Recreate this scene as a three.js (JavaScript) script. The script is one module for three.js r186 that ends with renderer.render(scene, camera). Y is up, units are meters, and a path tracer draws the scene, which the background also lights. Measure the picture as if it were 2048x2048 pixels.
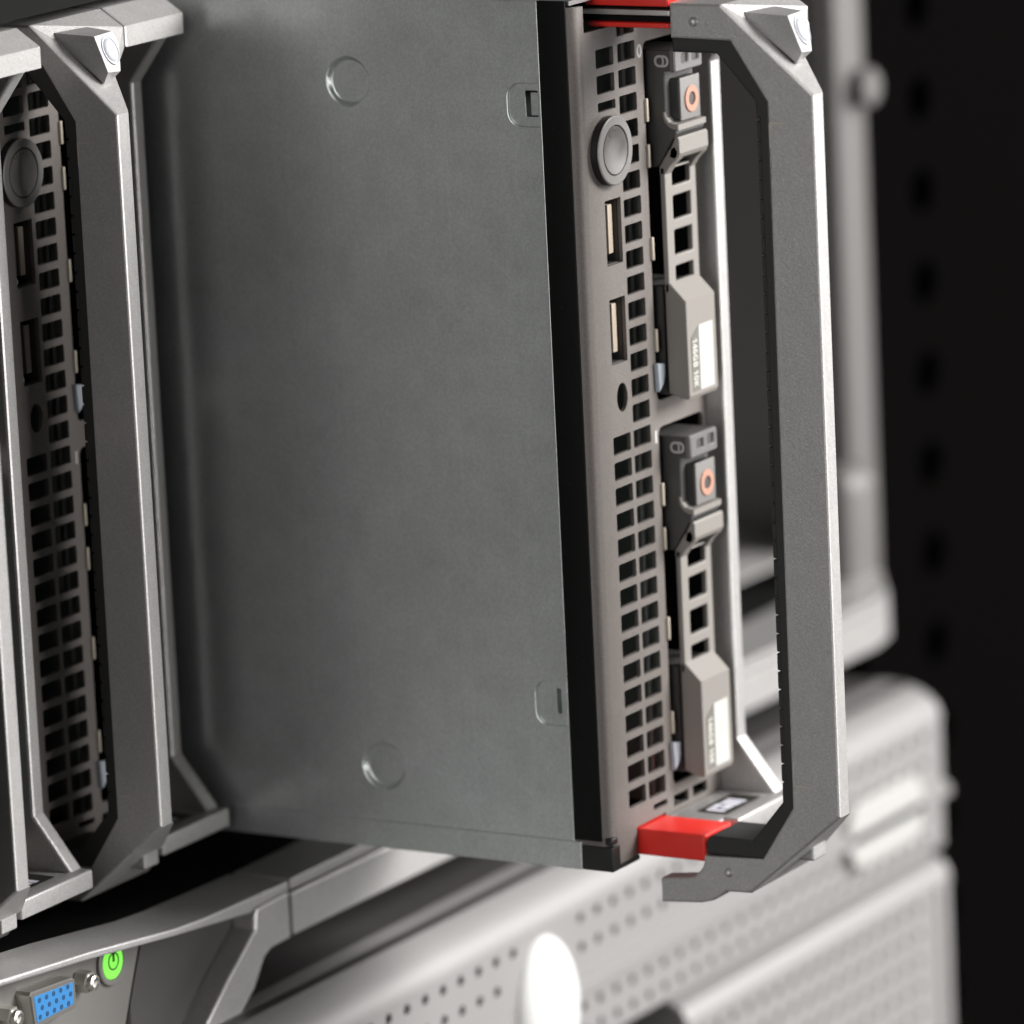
import * as THREE from 'three';
import { RoundedBoxGeometry } from 'three/addons/geometries/RoundedBoxGeometry.js';
import { mergeGeometries, toCreasedNormals } from 'three/addons/utils/BufferGeometryUtils.js';
import { RectAreaLightUniformsLib } from 'three/addons/lights/RectAreaLightUniformsLib.js';

// ---------------------------------------------------------------- camera, light, exposure
const scene = new THREE.Scene();
scene.background = new THREE.Color().setRGB(0.0025, 0.0025, 0.0026);
const camera = new THREE.PerspectiveCamera(9.87272, 1, 0.05, 20);
{
  const right = new THREE.Vector3(0.50400504, -0.04635059, 0.86245611);
  const up = new THREE.Vector3(0.20324493, 0.9768825, -0.0662728);
  const back = new THREE.Vector3(-0.83944649, 0.20869166, 0.50177423);
  const m = new THREE.Matrix4().makeBasis(right, up, back);
  camera.quaternion.setFromRotationMatrix(m);
  camera.position.set(-1.11907512, 0.35686295, 0.64696087);
  camera.focus = 1.310;
  camera.userData.fStop = 9.0;
  camera.updateMatrixWorld(true);
}
const renderer = new THREE.WebGLRenderer({ antialias: true });
renderer.setSize(1024, 1024);
renderer.toneMapping = THREE.LinearToneMapping;
renderer.toneMappingExposure = 1.25;
renderer.shadowMap.enabled = true;
RectAreaLightUniformsLib.init();

// lamps of the room: flat panels (a glowing diffuser and its light)
const LAMPS = [
  { label: 'bright flat ceiling light panel over the aisle in front of the rack', p: [0.9, 0.95, 1.6], t: [0.05, 0.05, 0], w: 0.85, h: 0.85, i: 32, glow: 3.2 },
  { label: 'tall narrow light panel standing to the right of the rack front', p: [1.55, 0.5, 0.85], t: [0.05, 0.05, 0], w: 0.5, h: 1.5, i: 3, glow: 0.6 },
  { label: 'wide dim light panel on the far side of the aisle, facing the rack', p: [0.15, 0.08, 2.5], t: [0, 0.08, -0.05], w: 1.0, h: 1.0, i: 8, glow: 1.1 },
  { label: 'dim flat light panel along the aisle to the left of the rack', p: [-2.0, 0.4, 0.12], t: [0, 0.1, -0.03], w: 1.1, h: 2.0, i: 1.5, glow: 0.28 },
];

// ---------------------------------------------------------------- helpers (geometry in millimetres)
const MM = 0.001;
let seed = 7;
const rnd = () => { seed = (seed * 1664525 + 1013904223) >>> 0; return seed / 4294967296; };
const names = new Map();
function numbered(n) { const k = names.get(n) || 0; names.set(n, k + 1); return k ? n + '_' + String(k).padStart(3, '0') : n; }

function shapeOf(pts, holes) {
  const s = pts instanceof THREE.Shape ? pts : new THREE.Shape(pts.map(p => new THREE.Vector2(p[0], p[1])));
  if (holes) for (const h of holes) s.holes.push(h instanceof THREE.Path ? h : new THREE.Path(h.map(p => new THREE.Vector2(p[0], p[1]))));
  return s;
}
function ext(shape, d, b = 0, seg = 1) {
  const g = new THREE.ExtrudeGeometry(shape, b > 0
    ? { depth: d - 2 * b, bevelEnabled: true, bevelThickness: b, bevelSize: b, bevelOffset: -b, bevelSegments: seg, curveSegments: 10 }
    : { depth: d, bevelEnabled: false, curveSegments: 10 });
  if (b > 0) g.translate(0, 0, b);
  return g;
}
const BX = new THREE.Matrix4().makeBasis(new THREE.Vector3(0, 0, 1), new THREE.Vector3(0, 1, 0), new THREE.Vector3(-1, 0, 0));
const BY = new THREE.Matrix4().makeBasis(new THREE.Vector3(1, 0, 0), new THREE.Vector3(0, 0, 1), new THREE.Vector3(0, -1, 0));
// outline [z, y] drawn out along x; outline [x, y] along z; outline [x, z] along y
function prismX(pts, x0, x1, b = 0, holes, seg = 1) { const g = ext(shapeOf(pts, holes), x1 - x0, b, seg); g.applyMatrix4(BX); g.translate(x1, 0, 0); return g; }
function prismZ(pts, z0, z1, b = 0, holes, seg = 1) { const g = ext(shapeOf(pts, holes), z1 - z0, b, seg); g.translate(0, 0, z0); return g; }
function prismY(pts, y0, y1, b = 0, holes, seg = 1) { const g = ext(shapeOf(pts, holes), y1 - y0, b, seg); g.applyMatrix4(BY); g.translate(0, y1, 0); return g; }
function box(x0, x1, y0, y1, z0, z1, r = 0, seg = 2) {
  const g = r > 0 ? new RoundedBoxGeometry(x1 - x0, y1 - y0, z1 - z0, seg, r) : new THREE.BoxGeometry(x1 - x0, y1 - y0, z1 - z0);
  g.translate((x0 + x1) / 2, (y0 + y1) / 2, (z0 + z1) / 2); return g;
}
function latheZ(prof, x, y, seg = 48) { const g = new THREE.LatheGeometry(prof.map(p => new THREE.Vector2(p[0], p[1])), seg); g.rotateX(Math.PI / 2); g.translate(x, y, 0); return g; }
function latheX(prof, y, z, seg = 40) { const g = new THREE.LatheGeometry(prof.map(p => new THREE.Vector2(p[0], p[1])), seg); g.rotateZ(-Math.PI / 2); g.translate(0, y, z); return g; }
function rect(x0, x1, y0, y1) { return [[x0, y0], [x1, y0], [x1, y1], [x0, y1]]; }
function rrect(x0, x1, y0, y1, r, n = 4) {
  const o = []; const c = [[x1 - r, y0 + r, -Math.PI / 2], [x1 - r, y1 - r, 0], [x0 + r, y1 - r, Math.PI / 2], [x0 + r, y0 + r, Math.PI]];
  for (const [cx, cy, a] of c) for (let i = 0; i <= n; i++) { const t = a + (Math.PI / 2) * i / n; o.push([cx + r * Math.cos(t), cy + r * Math.sin(t)]); }
  return o;
}
function ell(cx, cy, rx, ry, n = 24) { const o = []; for (let i = 0; i < n; i++) { const t = 2 * Math.PI * i / n; o.push([cx + rx * Math.cos(t), cy + ry * Math.sin(t)]); } return o; }
// closed solid: a top sheet given by points and triangles, thickened by one offset per point
function slab(pts, tris, offs, rim) {
  const v = []; const low = pts.map((p, i) => [p[0] + offs[i][0], p[1] + offs[i][1], p[2] + offs[i][2]]);
  const tri = (a, b, c) => v.push(...a, ...b, ...c);
  for (const [a, b, c] of tris) { tri(pts[a], pts[b], pts[c]); tri(low[a], low[c], low[b]); }
  for (let i = 0; i < rim.length; i++) { const a = rim[i], b = rim[(i + 1) % rim.length]; tri(pts[a], low[a], low[b]); tri(pts[a], low[b], pts[b]); }
  const g = new THREE.BufferGeometry(); g.setAttribute('position', new THREE.Float32BufferAttribute(v, 3)); g.computeVertexNormals(); return g;
}
// one mesh out of several pieces: same attributes, soft normals, uv in units of 40 mm by the main direction of each face
function join(geos, crease = 0.3, keepUv = false, tile = 40) {
  const list = (Array.isArray(geos) ? geos : [geos]).map(g0 => {
    let g = g0.index ? g0.toNonIndexed() : g0.clone();
    for (const k of Object.keys(g.attributes)) if (!['position', 'normal', 'uv'].includes(k)) g.deleteAttribute(k);
    if (!keepUv) g.deleteAttribute('uv');
    g.computeVertexNormals();
    return g;
  });
  let g = list.length > 1 ? mergeGeometries(list) : list[0];
  if (!keepUv) {
    const p = g.attributes.position, uv = new Float32Array(p.count * 2); const a = new THREE.Vector3(), b = new THREE.Vector3(), c = new THREE.Vector3(), n = new THREE.Vector3();
    for (let i = 0; i < p.count; i += 3) {
      a.fromBufferAttribute(p, i); b.fromBufferAttribute(p, i + 1); c.fromBufferAttribute(p, i + 2);
      n.copy(b).sub(a).cross(c.clone().sub(a)); const ax = Math.abs(n.x), ay = Math.abs(n.y), az = Math.abs(n.z);
      for (let k = 0; k < 3; k++) {
        const x = p.getX(i + k), y = p.getY(i + k), z = p.getZ(i + k);
        let u, v; if (ax >= ay && ax >= az) { u = z; v = y; } else if (ay >= az) { u = x; v = z; } else { u = x; v = y; }
        uv[(i + k) * 2] = u / tile + 0.37; uv[(i + k) * 2 + 1] = v / tile + 0.21;
      }
    }
    g.setAttribute('uv', new THREE.BufferAttribute(uv, 2));
  }
  g = toCreasedNormals(g, crease);
  g.scale(MM, MM, MM);
  return g;
}
function part(name, geos, mat, parent, opt = {}) {
  const m = new THREE.Mesh(geos.isReady ? geos.g : join(geos, opt.crease, opt.keepUv, opt.tile), mat);
  m.name = name; m.castShadow = true; m.receiveShadow = true; parent.add(m);
  if (opt.label) m.userData.label = opt.label;
  return m;
}
const ready = (geos, opt = {}) => ({ isReady: true, g: join(geos, opt.crease, opt.keepUv, opt.tile) });
function thing(name, label, category, x, y, z, group) {
  const o = new THREE.Group(); o.name = numbered(name); o.position.set(x * MM, y * MM, z * MM);
  o.userData = { label, category }; if (group) o.userData.group = group; scene.add(o); return o;
}

// ---------------------------------------------------------------- textures and materials
function tex(size, fn, srgb) {
  const d = new Uint8Array(size * size * 4);
  for (let y = 0; y < size; y++) for (let x = 0; x < size; x++) { const c = fn(x, y), i = (y * size + x) * 4; const r = Array.isArray(c) ? c : [c, c, c]; d[i] = r[0]; d[i + 1] = r[1]; d[i + 2] = r[2]; d[i + 3] = 255; }
  const t = new THREE.DataTexture(d, size, size, THREE.RGBAFormat); t.wrapS = t.wrapT = THREE.RepeatWrapping; t.magFilter = THREE.LinearFilter; t.minFilter = THREE.LinearMipmapLinearFilter; t.generateMipmaps = true;
  if (srgb) t.colorSpace = THREE.SRGBColorSpace; t.needsUpdate = true; return t;
}
function noise(size, cell) {                       // smooth value noise that wraps
  const n = Math.max(2, Math.round(size / cell)), g = new Float32Array(n * n).map(() => rnd());
  return (x, y) => {
    const fx = x / size * n, fy = y / size * n, x0 = Math.floor(fx), y0 = Math.floor(fy); let tx = fx - x0, ty = fy - y0; tx = tx * tx * (3 - 2 * tx); ty = ty * ty * (3 - 2 * ty);
    const q = (i, j) => g[((j + y0) % n) * n + ((i + x0) % n)];
    return (q(0, 0) * (1 - tx) + q(1, 0) * tx) * (1 - ty) + (q(0, 1) * (1 - tx) + q(1, 1) * tx) * ty;
  };
}
const clamp = v => Math.max(0, Math.min(255, Math.round(v)));
const n2 = noise(512, 2), n4 = noise(512, 4), n9 = noise(512, 9), n40 = noise(512, 40), n130 = noise(512, 130);
const speck = tex(512, (x, y) => clamp(226 + 26 * (n2(x, y) - 0.5) + 16 * (n4(x, y) - 0.5) + 6 * (n40(x, y) - 0.5)), true);
const speckBump = tex(512, (x, y) => clamp(128 + 110 * (n2(x, y) - 0.5) + 90 * (n4(x, y) - 0.5) + 40 * (n9(x, y) - 0.5)));
const s3 = noise(512, 3), s60 = noise(512, 60);
const rollMarks = new Float32Array(512).map(() => rnd());
const zincMap = tex(512, (x, y) => { const v = 222 + 20 * (s3(x, y) - 0.5) + 5 * (rollMarks[x] - 0.5) + 9 * (n40(x, y) - 0.5) + 10 * (n130(x, y) - 0.5); return [clamp(v - 1), clamp(v + 1), clamp(v + 1)]; }, true);
const zincRough = tex(512, (x, y) => clamp(180 + 6 * (n40(x, y) - 0.5) + 4 * (s60(x, y) - 0.5) + 5 * (n4(x, y) - 0.5)));
// dark film with a few specks of dust
const dustSpots = []; for (let i = 0; i < 46; i++) dustSpots.push([rnd() * 512, rnd() * 512, 0.7 + rnd() * rnd() * 1.6]);
const dustGrid = new Float32Array(512 * 512); for (const [x, y, r] of dustSpots) for (let j = -3; j <= 3; j++) for (let i = -3; i <= 3; i++) if (i * i + j * j < r * r) dustGrid[(((y | 0) + j + 512) % 512) * 512 + (((x | 0) + i + 512) % 512)] = 0.4 + 0.6 * rnd();
const dustMap = tex(512, (x, y) => clamp(14 + 5 * n9(x, y) + 120 * dustGrid[y * 512 + x]), true);
const smudge = tex(512, (x, y) => clamp(120 + 70 * (n40(x, y) - 0.5) + 60 * (n130(x, y) - 0.5) + 30 * (n9(x, y) - 0.5)));

const rgb = (r, g, b) => new THREE.Color().setRGB(r, g, b);
const std = (c, rough, metal = 0, extra = {}) => new THREE.MeshStandardMaterial({ color: c, roughness: rough, metalness: metal, ...extra });
const M = {
  silver: std(rgb(0.61, 0.598, 0.59), 0.40, 0.55, { map: speck, bumpMap: speckBump, bumpScale: 0.00004 }),
  taupe: std(rgb(0.186, 0.165, 0.153), 0.5, 0.15, { map: speck, bumpMap: speckBump, bumpScale: 0.00004 }),
  zinc: std(rgb(0.90, 0.925, 0.92), 0.46, 0.68, { map: zincMap, roughnessMap: zincRough }),
  zincPlain: std(rgb(0.50, 0.52, 0.52), 0.4, 0.9, { map: zincMap }),
  blackFilm: new THREE.MeshPhysicalMaterial({ color: rgb(0.9, 0.9, 0.9), roughness: 0.4, map: dustMap, specularIntensity: 0.35 }),
  blackPlastic: std(rgb(0.012, 0.012, 0.012), 0.38),
  rubber: std(rgb(0.015, 0.0145, 0.014), 0.55, 0, { bumpMap: speckBump, bumpScale: 0.00003 }),
  red: std(rgb(0.76, 0.028, 0.019), 0.36),
  redDark: std(rgb(0.45, 0.012, 0.012), 0.4),
  steel: std(rgb(0.62, 0.60, 0.57), 0.32, 0.9),
  brightSteel: std(rgb(0.75, 0.74, 0.71), 0.3, 0.7),
  cream: std(rgb(0.36, 0.30, 0.235), 0.5),
  brass: std(rgb(0.40, 0.36, 0.30), 0.45, 0.3),
  pcb: std(rgb(0.02, 0.03, 0.026), 0.6),
  pcbGreen: std(rgb(0.17, 0.20, 0.185), 0.55),
  insideGrey: std(rgb(0.045, 0.048, 0.046), 0.6),
  darkGrey: std(rgb(0.05, 0.048, 0.046), 0.45, 0, { bumpMap: speckBump, bumpScale: 0.00003 }),
  ledFace: std(rgb(0.13, 0.124, 0.124), 0.42, 0.1),
  beige: std(rgb(0.205, 0.19, 0.175), 0.5, 0.1, { bumpMap: speckBump, bumpScale: 0.000015 }),
  buttonGrey: std(rgb(0.17, 0.162, 0.156), 0.45, 0.1),
  capGrey: std(rgb(0.13, 0.122, 0.118), 0.95, 0.1, { roughnessMap: smudge }),
  orange: std(rgb(0.38, 0.195, 0.14), 0.5),
  white: std(rgb(0.62, 0.62, 0.61), 0.6),
  latchWhite: std(rgb(0.38, 0.395, 0.43), 0.6, 0, { bumpMap: speckBump, bumpScale: 0.00003 }),
  latchGrey: std(rgb(0.44, 0.43, 0.43), 0.45, 0.25, { map: speck, bumpMap: speckBump, bumpScale: 0.00003 }),
  print: std(rgb(0.42, 0.415, 0.41), 0.6),
  blackShell: new THREE.MeshPhysicalMaterial({ color: rgb(0.006, 0.006, 0.006), roughness: 0.8, specularIntensity: 0.2 }),
  blackRack: new THREE.MeshPhysicalMaterial({ color: rgb(0.0022, 0.002, 0.002), roughness: 1, specularIntensity: 0 }),
  badge: std(rgb(0.36, 0.355, 0.345), 0.6),
  pipe: new THREE.MeshPhysicalMaterial({ color: rgb(0.55, 0.60, 0.66), roughness: 0.5, transmission: 0.4, thickness: 0 }),
  bezelWhite: std(rgb(0.235, 0.228, 0.227), 0.5, 0.1),
  earGrey: std(rgb(0.13, 0.125, 0.122), 0.5, 0.2),
  floorGrey: std(rgb(0.30, 0.29, 0.285), 0.5, 0.2),
  wallGrey: std(rgb(0.16, 0.15, 0.145), 0.55, 0.1),
  darkSteel: std(rgb(0.07, 0.066, 0.066), 0.5, 0.3),
  panelGrey: std(rgb(0.17, 0.165, 0.155), 0.5, 0.2),
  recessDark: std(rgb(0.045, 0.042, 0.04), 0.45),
  blue: std(rgb(0.03, 0.19, 0.46), 0.5),
  pinHole: std(rgb(0.005, 0.05, 0.13), 0.6),
  ledGreen: std(rgb(0.12, 0.45, 0.06), 0.5, 0, { emissive: rgb(0.13, 0.55, 0.04), emissiveIntensity: 1.0 }),
  scratch: std(rgb(0.55, 0.52, 0.46), 0.4, 0.4),
};

// ---------------------------------------------------------------- light panels
for (const L of LAMPS) {
  const g = thing('light_panel', L.label, 'light panel', L.p[0] * 1000, L.p[1] * 1000, L.p[2] * 1000, 'flat light panels round the rack');
  g.lookAt(new THREE.Vector3(...L.t));
  const w = L.w * 1000, h = L.h * 1000;
  part('housing', [box(-w / 2 - 20, w / 2 + 20, -h / 2 - 20, h / 2 + 20, -60, -8), box(-w / 2 - 20, w / 2 + 20, h / 2, h / 2 + 20, -8, 6), box(-w / 2 - 20, w / 2 + 20, -h / 2 - 20, -h / 2, -8, 6), box(-w / 2 - 20, -w / 2, -h / 2, h / 2, -8, 6), box(w / 2, w / 2 + 20, -h / 2, h / 2, -8, 6)], M.bezelWhite, g);
  const glow = std(rgb(0.8, 0.8, 0.8), 0.8, 0, { emissive: rgb(1, 0.985, 0.96), emissiveIntensity: L.glow });
  part('diffuser', box(-w / 2, w / 2, -h / 2, h / 2, -6, 0), glow, g);
  const l = new THREE.RectAreaLight(new THREE.Color(1, 0.985, 0.965), L.i, L.w, L.h);
  const d = new THREE.Vector3(...L.t).sub(new THREE.Vector3(...L.p)).normalize();
  l.position.set(...L.p).addScaledVector(d, 0.008); l.lookAt(new THREE.Vector3(...L.t)); scene.add(l);
}

// ---------------------------------------------------------------- blade server
const PITCH = 56.543, AOFF = [-61.744, 0.22, -116.72];
const HX0 = 9.6, HX1 = 14.4, SLIDE = 23.4;

const G = {};   // shared shapes
{ // perforated front plate, bent round at its left edge
  const holes = []; const rowH = 4.15, P0 = 182.6, DP = 5.835;
  const hole = (x0, x1, y0, y1, r = 0.45) => holes.push(rrect(x0, x1, y0, y1, r, 2));
  for (let k = -1; k < 30; k++) hole(18.15, 26.1, P0 - DP * k - rowH, P0 - DP * k);
  for (const k of [0, 1]) hole(8.35, 16.35, P0 - DP * k - rowH, P0 - DP * k);
  hole(8.5, 16.4, 168.7, 170.75, 0.3);
  for (let k = 15; k < 30; k++) hole(8.85, 16.8, P0 - DP * k - rowH + 0.1, P0 - DP * k + 0.1);
  hole(9.65, 16.8, 133.9, 148.65, 0.25); hole(9.75, 16.9, 111.5, 126.3, 0.25);
  holes.push(ell(13.8, 103.6, 2.45, 3.3, 28));
  hole(20.1, 26.5, 6.1, 7.5, 0.3); hole(29.6, 36.7, 4.6, 7.3, 0.3); hole(38.6, 45.5, 4.6, 7.3, 0.3);
  hole(29.6, 50.5, 99.6, 181.6, 1.6); hole(29.6, 50.5, 9.8, 93.6, 1.6);
  const out = [[3, -2.2], [11.9, -2.2], [11.9, 4.35], [25.7, 4.35], [25.7, 1], [52, 1], [52, 193], [15.4, 193], [15.4, 187], [3.6, 187], [3.6, 193], [3, 193]];
  const bend = [[0, -9.4], [0, -3]]; for (let i = 1; i <= 12; i++) { const t = i / 12 * Math.PI / 2; bend.push([3 - 3 * Math.cos(t), -3 + 3 * Math.sin(t)]); }
  for (let i = 12; i >= 0; i--) { const t = i / 12 * Math.PI / 2; bend.push([3 - 2 * Math.cos(t), -3 + 2 * Math.sin(t)]); } bend.push([1, -9.4]);
  G.face = ready([prismZ(out, -1, 0, 0, holes), prismY(bend.slice().reverse(), -2.2, 193, 0)], { crease: 0.05 });
  // side panel with two round dimples and two latch pockets
  const D = (z0, z1, y0, y1, r) => rrect(z0, z1, y0, y1, r, 6);
  const pk1 = [[-10.25, 166.45], [-10.25, 176.05], ...[0, 1, 2, 3, 4, 5, 6].map(i => { const t = Math.PI / 2 + i / 6 * Math.PI / 2; return [-14.9 + 3.2 * Math.cos(t), 172.85 + 3.2 * Math.sin(t)]; }), ...[0, 1, 2, 3, 4, 5, 6].map(i => { const t = Math.PI + i / 6 * Math.PI / 2; return [-14.9 + 3.2 * Math.cos(t), 169.65 + 3.2 * Math.sin(t)]; })];
  const pk2 = [[-9.9, 29.9], [-9.9, 40.1], ...[0, 1, 2, 3, 4, 5, 6].map(i => { const t = Math.PI / 2 + i / 6 * Math.PI / 2; return [-15 + 3 * Math.cos(t), 37.1 + 3 * Math.sin(t)]; }), ...[0, 1, 2, 3, 4, 5, 6].map(i => { const t = Math.PI + i / 6 * Math.PI / 2; return [-15 + 3 * Math.cos(t), 32.9 + 3 * Math.sin(t)]; })];
  G.panel = ready(prismX(rect(-470, -9.5, 3.0, 194.5), 0, 1, 0.22, [ell(-59.5, 175.1, 5.6, 5.6, 48), ell(-59.5, 16.3, 5.6, 5.6, 48), pk1, pk2], 2), { crease: 0.3, tile: 60 });
  const dish = (y, z) => latheX([[5.75, 0.1], [5.5, 0.22], [5.25, 0.6], [5.0, 1.0], [4.7, 1.15], [0.01, 1.18]], y, z, 48);
  G.dimple = [ready(dish(175.1, -59.5), { tile: 60 }), ready(dish(16.3, -59.5), { tile: 60 })];
  const grow = (p, d, cy, cz) => p.map(([z, y]) => [z + Math.sign(z - cz) * d, y + Math.sign(y - cy) * d]);
  G.pocket = [
    ready([prismX(grow(pk1, 0.4, 171.2, -14), 0.75, 0.98, 0, [rrect(-14, -10.6, 168.5, 174.45, 0.5, 3)]), prismX(rrect(-12.2, -10.2, 169.0, 174.1, 0.2, 2), 0.1, 0.8, 0.1)], { tile: 60 }),
    ready([prismX(grow(pk2, 0.4, 35, -13.5), 0.75, 0.98, 0, [rrect(-13.0, -11.7, 32.5, 38.45, 0.3, 3)])], { tile: 60 })];
  G.tray = ready([prismX(rect(-470, -7.6, -3.25, 3.25), -0.45, 0.7, 0.2, null, 2), box(0.8, 55.6, -3.2, -2.2, -470, -4)], { tile: 60 });
  G.shell = ready([box(1.1, 55.5, 193.4, 194.4, -470, -2), box(55.6, 56.5, -2, 194.4, -470, -9), box(1.1, 55.5, -2, 194, -471, -470)]);
  // latch handle
  const plate = [[-5, 193.3], [7.7, 193.3], [29.8, 174.1], [30, 12.2], [6.7, -7.6], [0.2, -7.95], [-1.4, -9.4], [-3.0, -10.3], [-6.3, -11.2], [-16.2, -12], [-16.4, -11.6], [-16.4, -6.6], [-16.0, -6.2], [-8.6, -5.3], [-7.2, -4.7], [-5.6, -2.9], [-5, -1.2], [-5, 0], [10, 0.7], [18.1, 13.2], [18.4, 172.2], [9.8, 185.4], [-5, 185.7]];
  const topPts = [[10.1, 193.34, -5], [32, 194.3, -5], [32, 194.2, 11.5], [32, 190.3, 17.4], [21.6, 181.1, 21.55], [14.3, 174.25, 29.6], [10.1, 174.35, 29.55], [10.1, 193.32, 7.72]];
  const top = slab(topPts, [[0, 7, 2], [0, 2, 1], [7, 3, 2], [7, 4, 3], [7, 5, 4], [7, 6, 5]],
    [[0, -5, 0], [0, -5.6, 0], [0, -5, -2], [0, -4.8, 0], [-1, -2.6, -3], [-0.6, -2, -3], [0, -2, -3], [0, -4, -3]], [0, 7, 6, 5, 4, 3, 2, 1]);
  const botPts = [[10.2, 12.1, 30.05], [14.6, 12.1, 30.05], [31, -0.2, 15.05], [37, -7.45, 6.8], [10.2, -7.7, 6.6], [37, -7.9, -4.6], [10.2, -7.95, -4.6]];
  const bot = slab(botPts, [[0, 2, 1], [0, 4, 2], [4, 3, 2], [4, 5, 3], [4, 6, 5]],
    [[0, 1.4, -3], [-0.5, 1.4, -3], [-1.5, 2.4, -2], [-0.5, 4.4, -2], [0, 4, -2], [-0.5, 4.4, 0.5], [0, 4, 0.5]], [1, 2, 3, 5, 6, 4, 0]);
  G.handle = ready([prismX(plate, HX0, HX1, 0.5, null, 2), top, bot, box(21, 27.1, -2.2, 3.2, 6, 17.0, 0.6)], { crease: 0.12 });
  G.grip = ready(prismX([[-4.6, 0.3], [10.3, 0.4], [18.6, 13], [18.7, 172.4], [10, 185.8], [-5, 185.9], [-5, 182.5], [6.0, 182.4], [15.1, 172.3], [15.35, 168.4], [15.95, 168.4], [15.95, 18.7], [15.35, 18.7], [15.3, 14.2], [7.4, 4.7], [-3.2, 4.7], [-4.3, 4.0], [-4.6, 2.9]], 10.0, 24, 0.55, null, 2));
  G.rib = ready(prismX(rrect(15.25, 17.4, 0, 3.98, 0.35, 2), 10.1, 23.6, 0.3));
  const fp = [[14.3, 190.6, 21.7], [21.6, 190.8, 21.5], [22.5, 188.0, 22.6], [19.4, 182.3, 24.7], [14.3, 182.7, 24.9], [14.3, 180.2, 23.6], [18.0, 180.4, 23.0], [14.3, 191.2, 9.4], [24.5, 191.6, 9.4], [24, 186, 14]];
  { // wedge button: front face, left cheek, top, lower lip, right side
    const v = []; const t = (...i) => { for (const k of i) v.push(...fp[k]); };
    t(0, 4, 3); t(0, 3, 2); t(0, 2, 1);              // front
    t(0, 7, 5); t(0, 5, 4);                          // left cheek
    t(0, 1, 8); t(0, 8, 7);                          // top
    t(4, 5, 6); t(4, 6, 3);                          // lip
    t(1, 2, 9); t(1, 9, 8); t(2, 3, 9); t(3, 6, 9); t(5, 7, 8); t(5, 8, 9); t(5, 9, 6);
    const g = new THREE.BufferGeometry(); g.setAttribute('position', new THREE.Float32BufferAttribute(v, 3)); G.latch = ready(g, { crease: 0.2 });
  }
  { // shallow dome on the wedge's front face
    const g = latheZ([[0.01, 0.55], [1.6, 0.5], [2.2, 0.2], [2.3, 0.0], [2.55, -0.05], [2.65, 0.1], [2.8, 0.1], [2.85, -0.1]], 0, 0, 36);
    g.scale(1, 1.2, 1); g.rotateX(-0.385); g.translate(18.3, 187.1, 23.15); G.latchDome = ready(g, { crease: 0.8 });
  }
  G.rivet = [ready(latheX([[0.01, -0.75], [0.6, -0.62], [1.05, -0.2], [1.2, 0.1]].map(([r, h]) => [r, h + HX0]), 189.4, 0.9, 20)), ready(latheX([[0.01, -0.75], [0.6, -0.62], [1.05, -0.2], [1.2, 0.1]].map(([r, h]) => [r, h + HX0]), -3.3, 1.2, 20))];
  const L = (y, s) => [box(HX0 - 0.09, HX0 + 0.1, y - 0.14, y + 0.14, 18.75, 21.7), box(HX0 - 0.09, HX0 + 0.1, y - 0.25, y + 0.2, 21.4, 21.8), box(HX0 - 0.06, HX0 + 0.12, Math.min(y, y + s * 5.4), Math.max(y, y + s * 5.4), 18.62, 18.85)];
  G.seam = [ready(L(167.6, -1)), ready(L(18.45, 1))];
  // slides
  G.redLow = ready(box(12.5, 25, -2.3, 3.9, -36, -6.1, 0.5));
  G.redTop = [ready(box(12, 24.5, 192.1, 195.2, -27.6, -6.6, 0.4)), ready(box(12, 24.5, 187.35, 188.5, -27, -6.6, 0.3))];
  G.slideRail = ready(box(12.2, 24, 190.1, 191.35, -40, -6.4, 0.15)); G.slideCore = ready(box(14, 23.5, 188.4, 192.2, -40, -6.8));
  // fixed frame at the right of the front: top bar, wall with a cut-back edge, bottom bar with label shelf
  G.topBar = ready(prismX([[-6, 194.35], [11.5, 194.25], [17.4, 190.3], [17.4, 185.6], [14, 185.6], [9, 188.6], [-6, 188.6]], 32.7, 56.5, 0.5, null, 2));
  G.wall = ready(prismX([[-8, 192.5], [9, 192.5], [17.0, 189.8], [5, 174.2], [5, 15.9], [17.0, 0.3], [10, -2], [-8, -2]], 52.2, 56.55, 0.7, null, 2));
  G.botBar = ready(box(28.2, 56.35, -0.75, 3.75, 13.2, 17.45, 0.6)); G.shelf = ready(box(25.4, 52.6, -1.8, 3.45, 0.4, 13.6, 0.3));
  // power button
  G.pwrBase = ready(latheZ([[7.6, -0.2], [7.75, 0.2], [7.75, 1.5], [7.5, 1.75]], 12.0, 159.8, 64)); G.pwrRing = ready(latheZ([[7.5, 1.6], [7.8, 1.75], [7.75, 1.95], [7.5, 2.1], [5.8, 2.12], [5.62, 1.95], [5.6, 0.8]], 12.0, 159.8, 64));
  G.pwrCap = ready(latheZ([[5.45, 0.7], [5.45, 1.85], [5.25, 2.05], [4.4, 1.85], [3, 1.5], [1.5, 1.35], [0.01, 1.3]], 12.0, 159.8, 56));
  G.usbShell = yo => ready([box(9.3, 9.9, yo, yo + 14.7, -9, -1.05), box(16.6, 17.2, yo, yo + 14.7, -9, -1.05), box(9.3, 17.2, yo - 0.5, yo + 0.1, -9, -1.05), box(9.3, 17.2, yo + 14.6, yo + 15.1, -9, -1.05), box(9.3, 17.2, yo, yo + 14.7, -10, -9.4)]);
  G.usbTongue = yo => ready(box(13.3, 15.3, yo + 2.2, yo + 13.2, -9, -1.5, 0.15));
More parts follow.
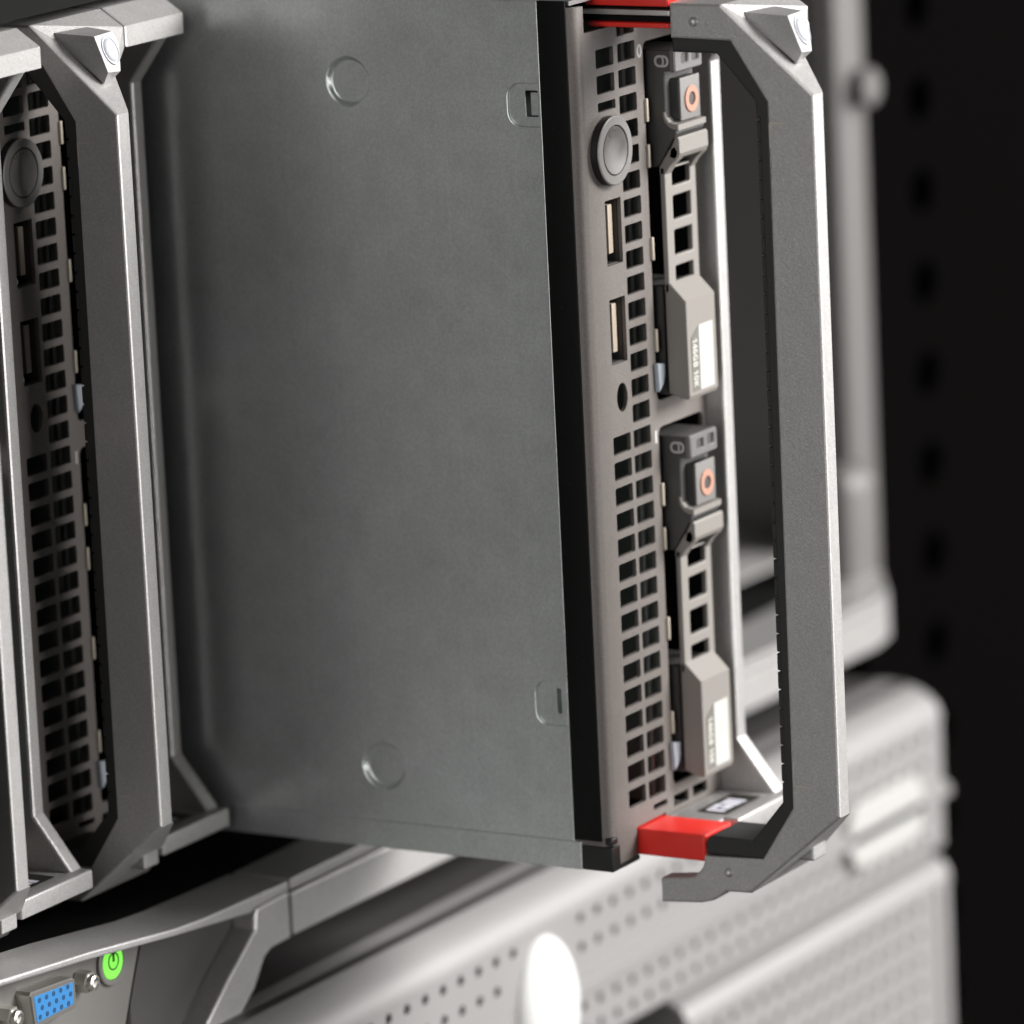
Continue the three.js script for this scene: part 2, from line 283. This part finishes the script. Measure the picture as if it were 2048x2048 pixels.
  // inside
  G.pcb = ready(box(2, 51, 2, 190, -17, -16)); G.stripGrey = ready(box(28.45, 28.85, 6, 188, -24, -1.3)); G.stripA = ready(box(27.7, 28.4, 6, 188, -4.5, -3.7, 0.2)); G.stripB = ready(box(27.9, 28.4, 60, 188, -6.6, -5.6, 0.2));
  G.bay = ready([box(28.9, 29.4, 3, 186, -26, -1.15), box(50.8, 51.4, 3, 186, -26, -1.15), box(29, 51, 3, 186, -27, -26), box(29.4, 50.8, 94, 99, -26, -1.15)]);
  G.finger = ready(box(29.25, 30.15, 0, 5.35, -0.7, 0.75, 0.3));
  G.lightPipe = y => ready(prismZ([[28.4, y + 6.6], [31.6, y + 6.1], [31.5, y + 3.6], [30.9, y + 1.6], [28.8, y]], 0.15, 1.3, 0.2));
  G.usbClip = yo => ready([box(10.1, 11.6, yo + 0.6, yo + 1.7, -3, -1.1, 0.15), box(10.2, 10.5, yo + 2, yo + 13.5, -6, -3.2)]); G.usbC = [G.usbClip(133.95), G.usbClip(111.55)]; G.usbA = [G.usbShell(133.95), G.usbShell(111.55)]; G.usbT = [G.usbTongue(133.95), G.usbTongue(111.55)]; G.pipes = [G.lightPipe(102), G.lightPipe(13.6)];
  G.zero = ready(prismZ(ell(27.95, 179.8, 1.15, 1.55, 24), 0.01, 0.07, 0, [ell(27.95, 179.8, 0.5, 0.95, 20)])); G.one = ready(box(27.85, 28.7, 90.2, 93.1, 0.01, 0.07));
  G.strip = ready(box(-0.28, 0.05, 3.7, 194.6, -9.5, -2.3, 0.12)); G.foot = ready([box(-0.55, 3.0, -3.1, 2.55, -7.5, 0.55, 0.15), box(3.1, 12.2, -3.2, -2.15, -4, 0.3)]);
  G.footTip = ready([box(-0.2, 2.6, 2.9, 4.6, -1.6, 0.35, 0.4)]);
}
function labelPlate(c, w, h, draw) { const cv = document.createElement('canvas'); cv.width = w; cv.height = h; draw(cv.getContext('2d'), w, h); const t = new THREE.CanvasTexture(cv); t.colorSpace = THREE.SRGBColorSpace; return new THREE.MeshStandardMaterial({ map: t, roughness: c }); }
const shelfLabelMat = labelPlate(0.5, 256, 128, (x, w, h) => { x.fillStyle = '#26241f'; x.fillRect(0, 0, w, h); x.fillStyle = '#dcdce6'; for (const [a, b, c, d] of [[20, 22, 26, 80], [52, 20, 60, 30], [60, 58, 54, 40], [118, 26, 40, 76], [164, 22, 26, 84]]) x.fillRect(a, b, c, d); });
const shelfLabelGeo = (() => { const g = new THREE.PlaneGeometry(16.8, 7.8); g.rotateX(-Math.PI / 2); g.translate(40, 3.62, 8.8); return ready(g, { keepUv: true }); })();

function bladeServer(label, x, y, z, open) {
  const o = thing('blade_server', label, 'server', x, y, z, open ? undefined : 'blade servers seated in the enclosure');
  part('side_panel', G.panel, M.zinc, o); const panel = o.children[0];
  for (const d of G.dimple) part('dimple', d, M.zinc, panel);
  for (const d of G.pocket) part('latch_pocket', d, M.zinc, panel);
  part('bottom_tray', G.tray, M.zinc, o); part('shell', G.shell, M.zincPlain, o);
  part('edge_strip', G.strip, M.blackFilm, o); const foot = part('corner_foot', G.foot, M.blackPlastic, o); part('tip', G.footTip, M.blackPlastic, foot);
  const face = part('face_plate', G.face, M.taupe, o);
  part('slot_number', G.zero, M.print, face); part('slot_number', G.one, M.print, face);
  for (const yb of [163.5, 153.1, 132, 111, 75.4, 65.1, 44.1, 22]) { const f = part('spring_finger', G.finger, M.brass, face); f.position.y = yb * MM; }
  for (const p of G.pipes) part('light_pipe', p, M.pipe, face);
  const pb = part('power_button', G.pwrRing, M.buttonGrey, o); part('base', G.pwrBase, M.blackPlastic, pb); part('cap', G.pwrCap, M.capGrey, pb);
  for (let i = 0; i < 2; i++) { const u = part('usb_port', G.usbA[i], M.darkSteel, o); part('tongue', G.usbT[i], M.cream, u); part('clip', G.usbC[i], M.brightSteel, u); }
  part('circuit_board', G.pcb, M.pcb, o);
  const st = part('inner_bracket', G.stripGrey, M.pcbGreen, o); part('bracket_edge', G.stripA, M.white, st); part('bracket_edge', G.stripB, M.white, st);
  part('drive_bay', G.bay, M.blackShell, o);
  part('top_bar', G.topBar, M.silver, o); part('frame_wall', G.wall, M.silver, o);
  const sh = part('label_shelf', G.shelf, M.silver, o); part('shelf_label', shelfLabelGeo, shelfLabelMat, sh); part('bottom_bar', G.botBar, M.silver, o);
  // sliding handle
  const h = part('handle', G.handle, M.silver, o); h.position.z = (open ? SLIDE : 0) * MM;
  part('rubber_grip', G.grip, M.rubber, h);
  for (let i = 0; i < 35; i++) { const r = part('grip_rib', G.rib, M.rubber, h); r.position.y = (19.0 + i * 4.262) * MM; }
  part('latch_button', G.latch, M.latchGrey, h); part('button_dome', G.latchDome, M.latchWhite, h);
  for (const r of G.rivet) part('rivet', r, M.silver, h);
  for (const r of G.seam) part('seam_ridge', r, M.scratch, h);
  part('slide_bar', G.redLow, M.red, h); for (const r of G.redTop) part('slide_bar', r, M.red, h);
  part('slide_rail', G.slideRail, M.steel, h); part('slide_core', G.slideCore, M.blackShell, h);
  return o;
}
bladeServer('blade server pulled out of its slot, bare grey steel side and red slide bars showing', 0, 0, 0, true);
const seatedLabels = {
  [-1]: 'seated blade server at the outer end of the row, two slots from the pulled-out blade',
  0: 'seated blade server directly beside the bare steel side of the pulled-out blade',
};
for (const k of [-1, 0]) bladeServer(seatedLabels[k], AOFF[0] + k * PITCH, AOFF[1], AOFF[2], false);

// ---------------------------------------------------------------- hot-swap drives of the pulled-out blade
const driveLabelMat = labelPlate(0.5, 256, 384, (x, w, h) => {
  x.fillStyle = '#64625c'; x.fillRect(0, 0, w, h); x.fillStyle = '#adada9'; x.fillRect(w * 0.37, 0, w, h);
  x.save(); x.translate(w * 0.185, h * 0.56); x.rotate(Math.PI / 2); x.fillStyle = '#b4b4ae'; x.font = 'bold 72px sans-serif'; x.textAlign = 'center'; x.textBaseline = 'middle'; x.scale(0.78, 1); x.fillText('146GB 10K', 0, 2); x.restore();
  x.save(); x.translate(w * 0.66, h * 0.42); x.rotate(Math.PI / 2); x.fillStyle = '#989896'; x.font = '50px sans-serif'; x.textAlign = 'center'; x.textBaseline = 'middle'; x.fillText('SAS', 0, 0); x.restore();
});
function hardDrive(label, dy) {
  const o = thing('hard_drive', label, 'hard drive', 0, dy, 0, 'hot-swap drives in the pulled-out blade');
  const arc = []; for (let i = 0; i <= 6; i++) { const t = Math.PI + i / 6 * Math.PI / 2; arc.push([5.9 + 2 * Math.cos(t), 76.4 + 2 * Math.sin(t)]); }
  const body = part('carrier', [prismX([[-24, 91.2], [6.2, 91.2], [6.2, 86.3], [3.9, 86.3], ...arc, [6.3, 74.4], [6.3, 72.4], [4.2, 68.9], [2.0, 65.4], [1.2, 64.6], [-14, 64.4], [-14, 37.6], [1.2, 37.4], [1.2, 12.4], [-24, 12.4]], 32.15, 45.4, 0.25)], M.darkGrey, o);
  const led = part('indicator_block', prismZ(rrect(32.1, 44.8, 86.15, 91.4, 0.5, 2), 5.2, 6.75, 0.3, [rrect(35.2, 38.3, 87.9, 89.9, 0.3, 2), rrect(40.2, 43.2, 87.9, 90.2, 0.3, 2)]), M.ledFace, o);
  part('indicator_window', [box(34.6, 39, 87.4, 90.4, 5.3, 5.9)], M.blackPlastic, led); part('indicator_window', [box(39.6, 43.8, 87.4, 90.7, 5.3, 5.9)], M.blackPlastic, led);
  part('drive_symbol', [prismX(rrect(1.45, 5.1, 87.3, 90.0, 1.2, 4), 32.08, 32.2, 0, [rrect(1.95, 4.6, 87.8, 89.5, 0.8, 3)]), prismX([[3.3, 87.7], [3.75, 87.7], [4.0, 88.65], [3.75, 89.6], [3.3, 89.6], [3.55, 88.65]], 32.08, 32.2, 0)], M.print, body);
  const btn = part('release_button', box(34.5, 43.3, 75, 84.5, -4, 6.25, 0.4), M.blackPlastic, o); part('button_face', box(34.4, 43.4, 74.9, 84.6, 6.1, 6.6, 0.2), M.buttonGrey, btn);
  part('ring', prismZ(ell(39.2, 79.4, 3.05, 3.05, 36), 6.5, 6.95, 0.12, [ell(39.2, 79.4, 1.5, 1.5, 28)]), M.orange, btn);
  part('ring_center', latheZ([[1.6, 6.62], [1.3, 6.63], [0.01, 6.64]], 39.2, 79.4, 24), M.darkGrey, btn);
  part('lip', prismX([[3.1, 77.4], [3.75, 77.2], [3.95, 75.9], [4.7, 74.9], [5.9, 74.5], [7.0, 74.4], [7.0, 73.1], [5.6, 73.2], [4.4, 73.8], [3.4, 75], [3.05, 76.2]], 32, 45.2, 0.2), M.beige, o);
  const lev = part('lever', [
    prismX([[6.7, 71.6], [7.1, 71.1], [7.15, 67.9], [6.7, 67.0], [5.6, 66.4], [4.2, 66.9], [4.6, 68.8], [6.0, 71.4]], 32, 45.6, 0.3, null, 2),
    ...[[32, 35.2], [43.8, 46.2]].map(([a, b]) => prismX([[5.9, 69.6], [6.6, 68.2], [6.2, 66.6], [4.4, 64.9], [3.1, 63.0], [1.7, 63.0], [1.7, 64.6], [4.4, 68.6]], a, b, 0.12)),
    prismZ(rect(32, 46.4, 36.2, 64.4), 1.75, 3.1, 0.3, [rrect(35.3, 43.7, 59.9, 63.9, 0.4, 2), rrect(35.3, 43.7, 52.2, 57.6, 0.4, 2), rrect(35.3, 43.7, 44.1, 49.8, 0.4, 2), rrect(35.3, 43.7, 37.2, 41.6, 0.4, 2)], 2),
    prismX([[1.8, 38.2], [3.1, 38.3], [7.15, 34.2], [7.25, 12.3], [6.9, 11.5], [5.0, 11.7], [1.8, 12.8]], 32, 45.6, 0.35, [], 2)], M.beige, o);
  const lg = new THREE.ShapeGeometry(shapeOf([[33.5, 13.1], [43.7, 13.1], [43.7, 28], [37.3, 28], [36.7, 27.5], [33.5, 25.5]])); const p = lg.attributes.position, uv = lg.attributes.uv;
  for (let i = 0; i < p.count; i++) uv.setXY(i, (p.getX(i) - 33.3) / 10.6, (p.getY(i) - 13.0) / 15.2);
  lg.translate(0, 0, 7.3); part('capacity_label', lg, driveLabelMat, lev, { keepUv: true });
  return o;
}
hardDrive('upper hot-swap drive, its indicators half hidden behind the top of the latch handle', 88.3);
hardDrive('lower hot-swap drive, directly above the red slide bar and label shelf', 0);

// ---------------------------------------------------------------- blade enclosure
const enc = thing('blade_enclosure', 'silver blade server enclosure with a control panel recess and blue video port', 'enclosure', ...AOFF);
{
  part('cage', [prismY([[-72, -480], [396, -480], [396, 6], [366, 24], [57.5, 26], [57.5, 14], [-72, 14]], -14.2, -13.0), box(-72, 396, 196.4, 214, -480, 13), box(-72, -60.5, -40, 214, -480, -4), box(396.2, 404, -40, 214, -480, -4), box(-72, 400, -40, 214, -486, -481)], M.blackShell, enc);
  const visor = [[-90, -2.3], [-58, -4.54], [-23.7, -7.53], [9.8, -11.44], [22, -12.2], [57.4, -12.9], [57.4, -15.2], [43, -15.6], [41.4, -16.3], [19.8, -14.2], [9.6, -13.2], [-23.9, -9.35], [-58.2, -5.95], [-90, -3.8]];
  part('visor', prismZ(visor.slice().reverse(), 15, 32, 0.5, null, 2), M.silver, enc);
  const post = [[57.4, -15.35], [43.6, -15.8], [42.8, -17.0], [42.4, -20.6], [30, -29.2], [20.2, -36.9], [0, -53], [16, -53], [32.5, -40.4], [41, -34.3], [46, -28.0], [49, -26.8], [57.4, -26.5]];
  part('post', prismZ(post.slice(), 25, 32.02, 0.6, null, 2), M.silver, enc);
  part('trim_strip', prismY([[58.1, 16], [396, 8], [396, 15], [372, 29.5], [360, 32], [58.1, 32]], -15.3, -12.6, 0.4, null, 2), M.silver, enc);
  part('lower_bar', prismY([[58.1, 15], [397, 7], [397, 15], [372, 29.7], [360, 32.2], [58.1, 32.2]], -26.2, -15.9, 0.5, null, 2), M.silver, enc);
  part('corner_block', box(376, 397.5, -30, 19, 2, 17, 7, 4), M.earGrey, enc);
  part('slot_floor', box(58, 395.6, -5.6, -4.6, -460, 1.2, 0.4), M.floorGrey, enc);
  part('slot_wall', box(395.7, 396.1, -4.5, 196, -460, 3), M.wallGrey, enc);
  part('bar_backing', [box(-80, 396, -30, -15.0, -470, 15.5)], M.blackShell, enc);
  // recessed panel with its sloping right cheek
  const pan = part('control_panel', [prismZ([[-92, -60], [-8, -60], [4.4, -28.7], [11.2, -12.9], [9.7, -12.4], [-23.8, -8.4], [-58, -5.2], [-92, -3]], 19, 22, 0.4)], M.panelGrey, enc);
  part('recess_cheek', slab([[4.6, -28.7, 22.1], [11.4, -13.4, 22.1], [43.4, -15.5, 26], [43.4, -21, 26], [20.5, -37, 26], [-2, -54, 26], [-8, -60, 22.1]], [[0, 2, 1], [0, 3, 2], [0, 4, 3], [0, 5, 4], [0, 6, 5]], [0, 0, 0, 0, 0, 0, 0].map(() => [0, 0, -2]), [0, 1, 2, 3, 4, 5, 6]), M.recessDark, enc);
  const vga = part('video_port', [prismZ([[-32.9, -15.1], [-32.0, -22.5], [-31.2, -23.1], [-16.1, -22.5], [-15.4, -21.9], [-15.6, -16.0], [-16.3, -15.4], [-32.3, -14.4]].map(p => [p[0] - 6.2, p[1] + 0.9]).reverse(), 21.5, 26, 0.3)], M.steel, pan);
  part('blue_insert', prismZ([[-31.7, -15.6], [-31.0, -21.8], [-16.8, -21.4], [-16.6, -16.4]].map(p => [p[0] - 6.2, p[1] + 0.9]), 25.6, 26.1, 0.1), M.blue, vga);
  const pins = []; for (let r = 0; r < 3; r++) for (let i = 0; i < 5; i++) pins.push(prismZ(ell(-35.9 + i * 2.75 + (r === 1 ? 0.9 : 0) - (r === 2 ? 0.1 : 0), -16.0 - r * 1.9, 0.6, 0.6, 10), 26.08, 26.16));
  pins.forEach(p => part('pin_hole', p, M.pinHole, vga));
  for (const [sx, sy] of [[-44.6, -17.6], [-18.2, -17.8]].map(([x, y]) => [x + (x > -30 ? 3.2 : 0), y])) part('jack_screw', [prismZ(ell(sx, sy, 2.6, 2.6, 6), 21.8, 25.5, 0.3), latheZ([[1.9, 25.3], [1.8, 26.6], [1.3, 26.9], [1.0, 26.4], [0.01, 26.2]], sx, sy, 24)], M.steel, vga);
  const pw = part('power_button', latheZ([[5.6, 21.8], [5.5, 22.7], [5.2, 22.9], [4.3, 22.9], [4.1, 22.6]], -2.2, -16.9, 40), M.buttonGrey, pan);
  part('lit_cap', latheZ([[4.05, 22.4], [3.9, 22.8], [0.01, 22.95]], -2.2, -16.9, 32), M.ledGreen, pw);
  part('power_symbol', [box(-2.55, -1.85, -16.8, -13.9, 22.95, 23.08), prismZ(ell(-2.2, -16.7, 2.1, 2.1, 28), 22.93, 23.02, 0, [ell(-2.2, -16.7, 1.75, 1.75, 24)])], M.blackPlastic, pw);
  // rack ear with thumb screw
  const ear = part('rack_ear', box(398.5, 416, -34, 330, -4, 5.5, 2), M.earGrey, enc);
  part('thumb_screw', [latheZ([[5.5, 5], [5.5, 10], [4.8, 11], [2, 11.2], [0.01, 11]], 409.5, 122, 28)], M.earGrey, ear);
}

// ---------------------------------------------------------------- servers below the enclosure
function ventHoles(x0, x1, rows, pitch, r, skip) { const hs = []; for (const y of rows) for (let x = x0; x <= x1; x += pitch) if (!skip || !skip(x, y)) hs.push(ell(x, y, r, r, 10)); return hs; }
const low = thing('rack_server', 'pale silver rack server with a perforated bezel and white oval knob under the enclosure', 'server', ...AOFF, 'rack servers under the enclosure');
{
  part('chassis', box(-78, 370, -84.6, -38.4, -470, 36), M.darkSteel, low);
  const cap = [[27, -38.3]]; for (let i = 0; i <= 8; i++) { const t = i / 8 * Math.PI / 2; cap.push([31 + 14.2 * Math.sin(t), -47.6 + 9.3 * Math.cos(t)]); } cap.push([45.2, -48.2], [36, -48.2], [36, -42], [27, -42]);
  part('bezel_top', prismX(cap.slice().reverse(), -78, 372, 1.2, null, 2), M.bezelWhite, low, { crease: 0.3 });
  const inOval = (x, y) => ((x - 150) / 18) ** 2 + ((y + 68) / 24) ** 2 < 1;
  part('vent_panel', prismZ(rect(-77.5, 371, -65.6, -47.9), 43, 45, 0.2, ventHoles(-72.3, 364, [-50.8, -58.3], 8.32, 1.35, inOval)), M.bezelWhite, low);
  part('bezel_ridge', prismX([[38, -65.4], [45.4, -65.4], [47.6, -66.8], [47.6, -69.2], [45.4, -70.6], [38, -70.6]], 160, 371.5, 0.5, null, 2), M.bezelWhite, low);
  part('vent_panel', prismZ(rect(-77.5, 371, -84.0, -65.7), 42.8, 44.8, 0.2, ventHoles(-72.3, 364, [-73.8, -80.2], 8.32, 1.35, inOval)), M.bezelWhite, low);
  const dome = new THREE.SphereGeometry(1, 40, 24); dome.scale(13.6, 19, 6.5); dome.translate(149.5, -69, 44.6);
  part('oval_knob', dome, M.white, low);
  part('badge', prismZ(rrect(310, 355, -77, -58.5, 8, 6), 44.6, 47.6, 1, null, 2), M.badge, low);
}
const low2 = thing('rack_server', 'lower silver rack server with a raised perforated bezel, beneath the one with the oval knob', 'server', ...AOFF, 'rack servers under the enclosure');
{
  part('chassis', box(-78, 370, -176, -87.2, -470, 30), M.darkSteel, low2);
  part('bezel_frame', [prismX([[28, -86.6], [40, -86.8], [44.5, -88.6], [46.3, -92], [46.3, -94.8], [28, -94.8]], 219, 372, 1.2, null, 2), box(219, 226, -176, -92, 28, 45.9, 1.5), box(366, 372, -176, -92, 28, 45.9, 1.5)], M.bezelWhite, low2, { crease: 0.3 });
  part('vent_panel', prismZ(rect(225, 367, -175, -94.6), 42.5, 44.5, 0.2, ventHoles(230, 363, [-98.5, -106, -113.5, -121, -128.5, -136, -143.5], 8.32, 1.5)), M.bezelWhite, low2);
}
const side = thing('rack_side_frame', 'black steel rack side frame standing forward at the outer end of the blade row', 'rack frame', ...AOFF);
part('panel', box(-250, -170, -330, 420, -480, 70, 2), M.blackRack, side);
// ---------------------------------------------------------------- black rack post with round holes
const post = thing('rack_post', 'black steel rack post with a column of round holes, beside the silver rack ear', 'rack post', ...AOFF);
{
  const hs = []; for (let y = -300; y < 340; y += 26.9) hs.push(ell(463, y + 7, 6.6, 6.6, 20));
  part('flange', prismZ(rect(417, 640, -320, 360), -4, -1.5, 0.3, hs), M.blackRack, post);
  part('web', box(416.5, 640, -320, 360, -300, -40), M.blackRack, post);
}
scene.traverse(o => { if (o.isMesh) { o.castShadow = true; o.receiveShadow = true; } });
renderer.render(scene, camera);
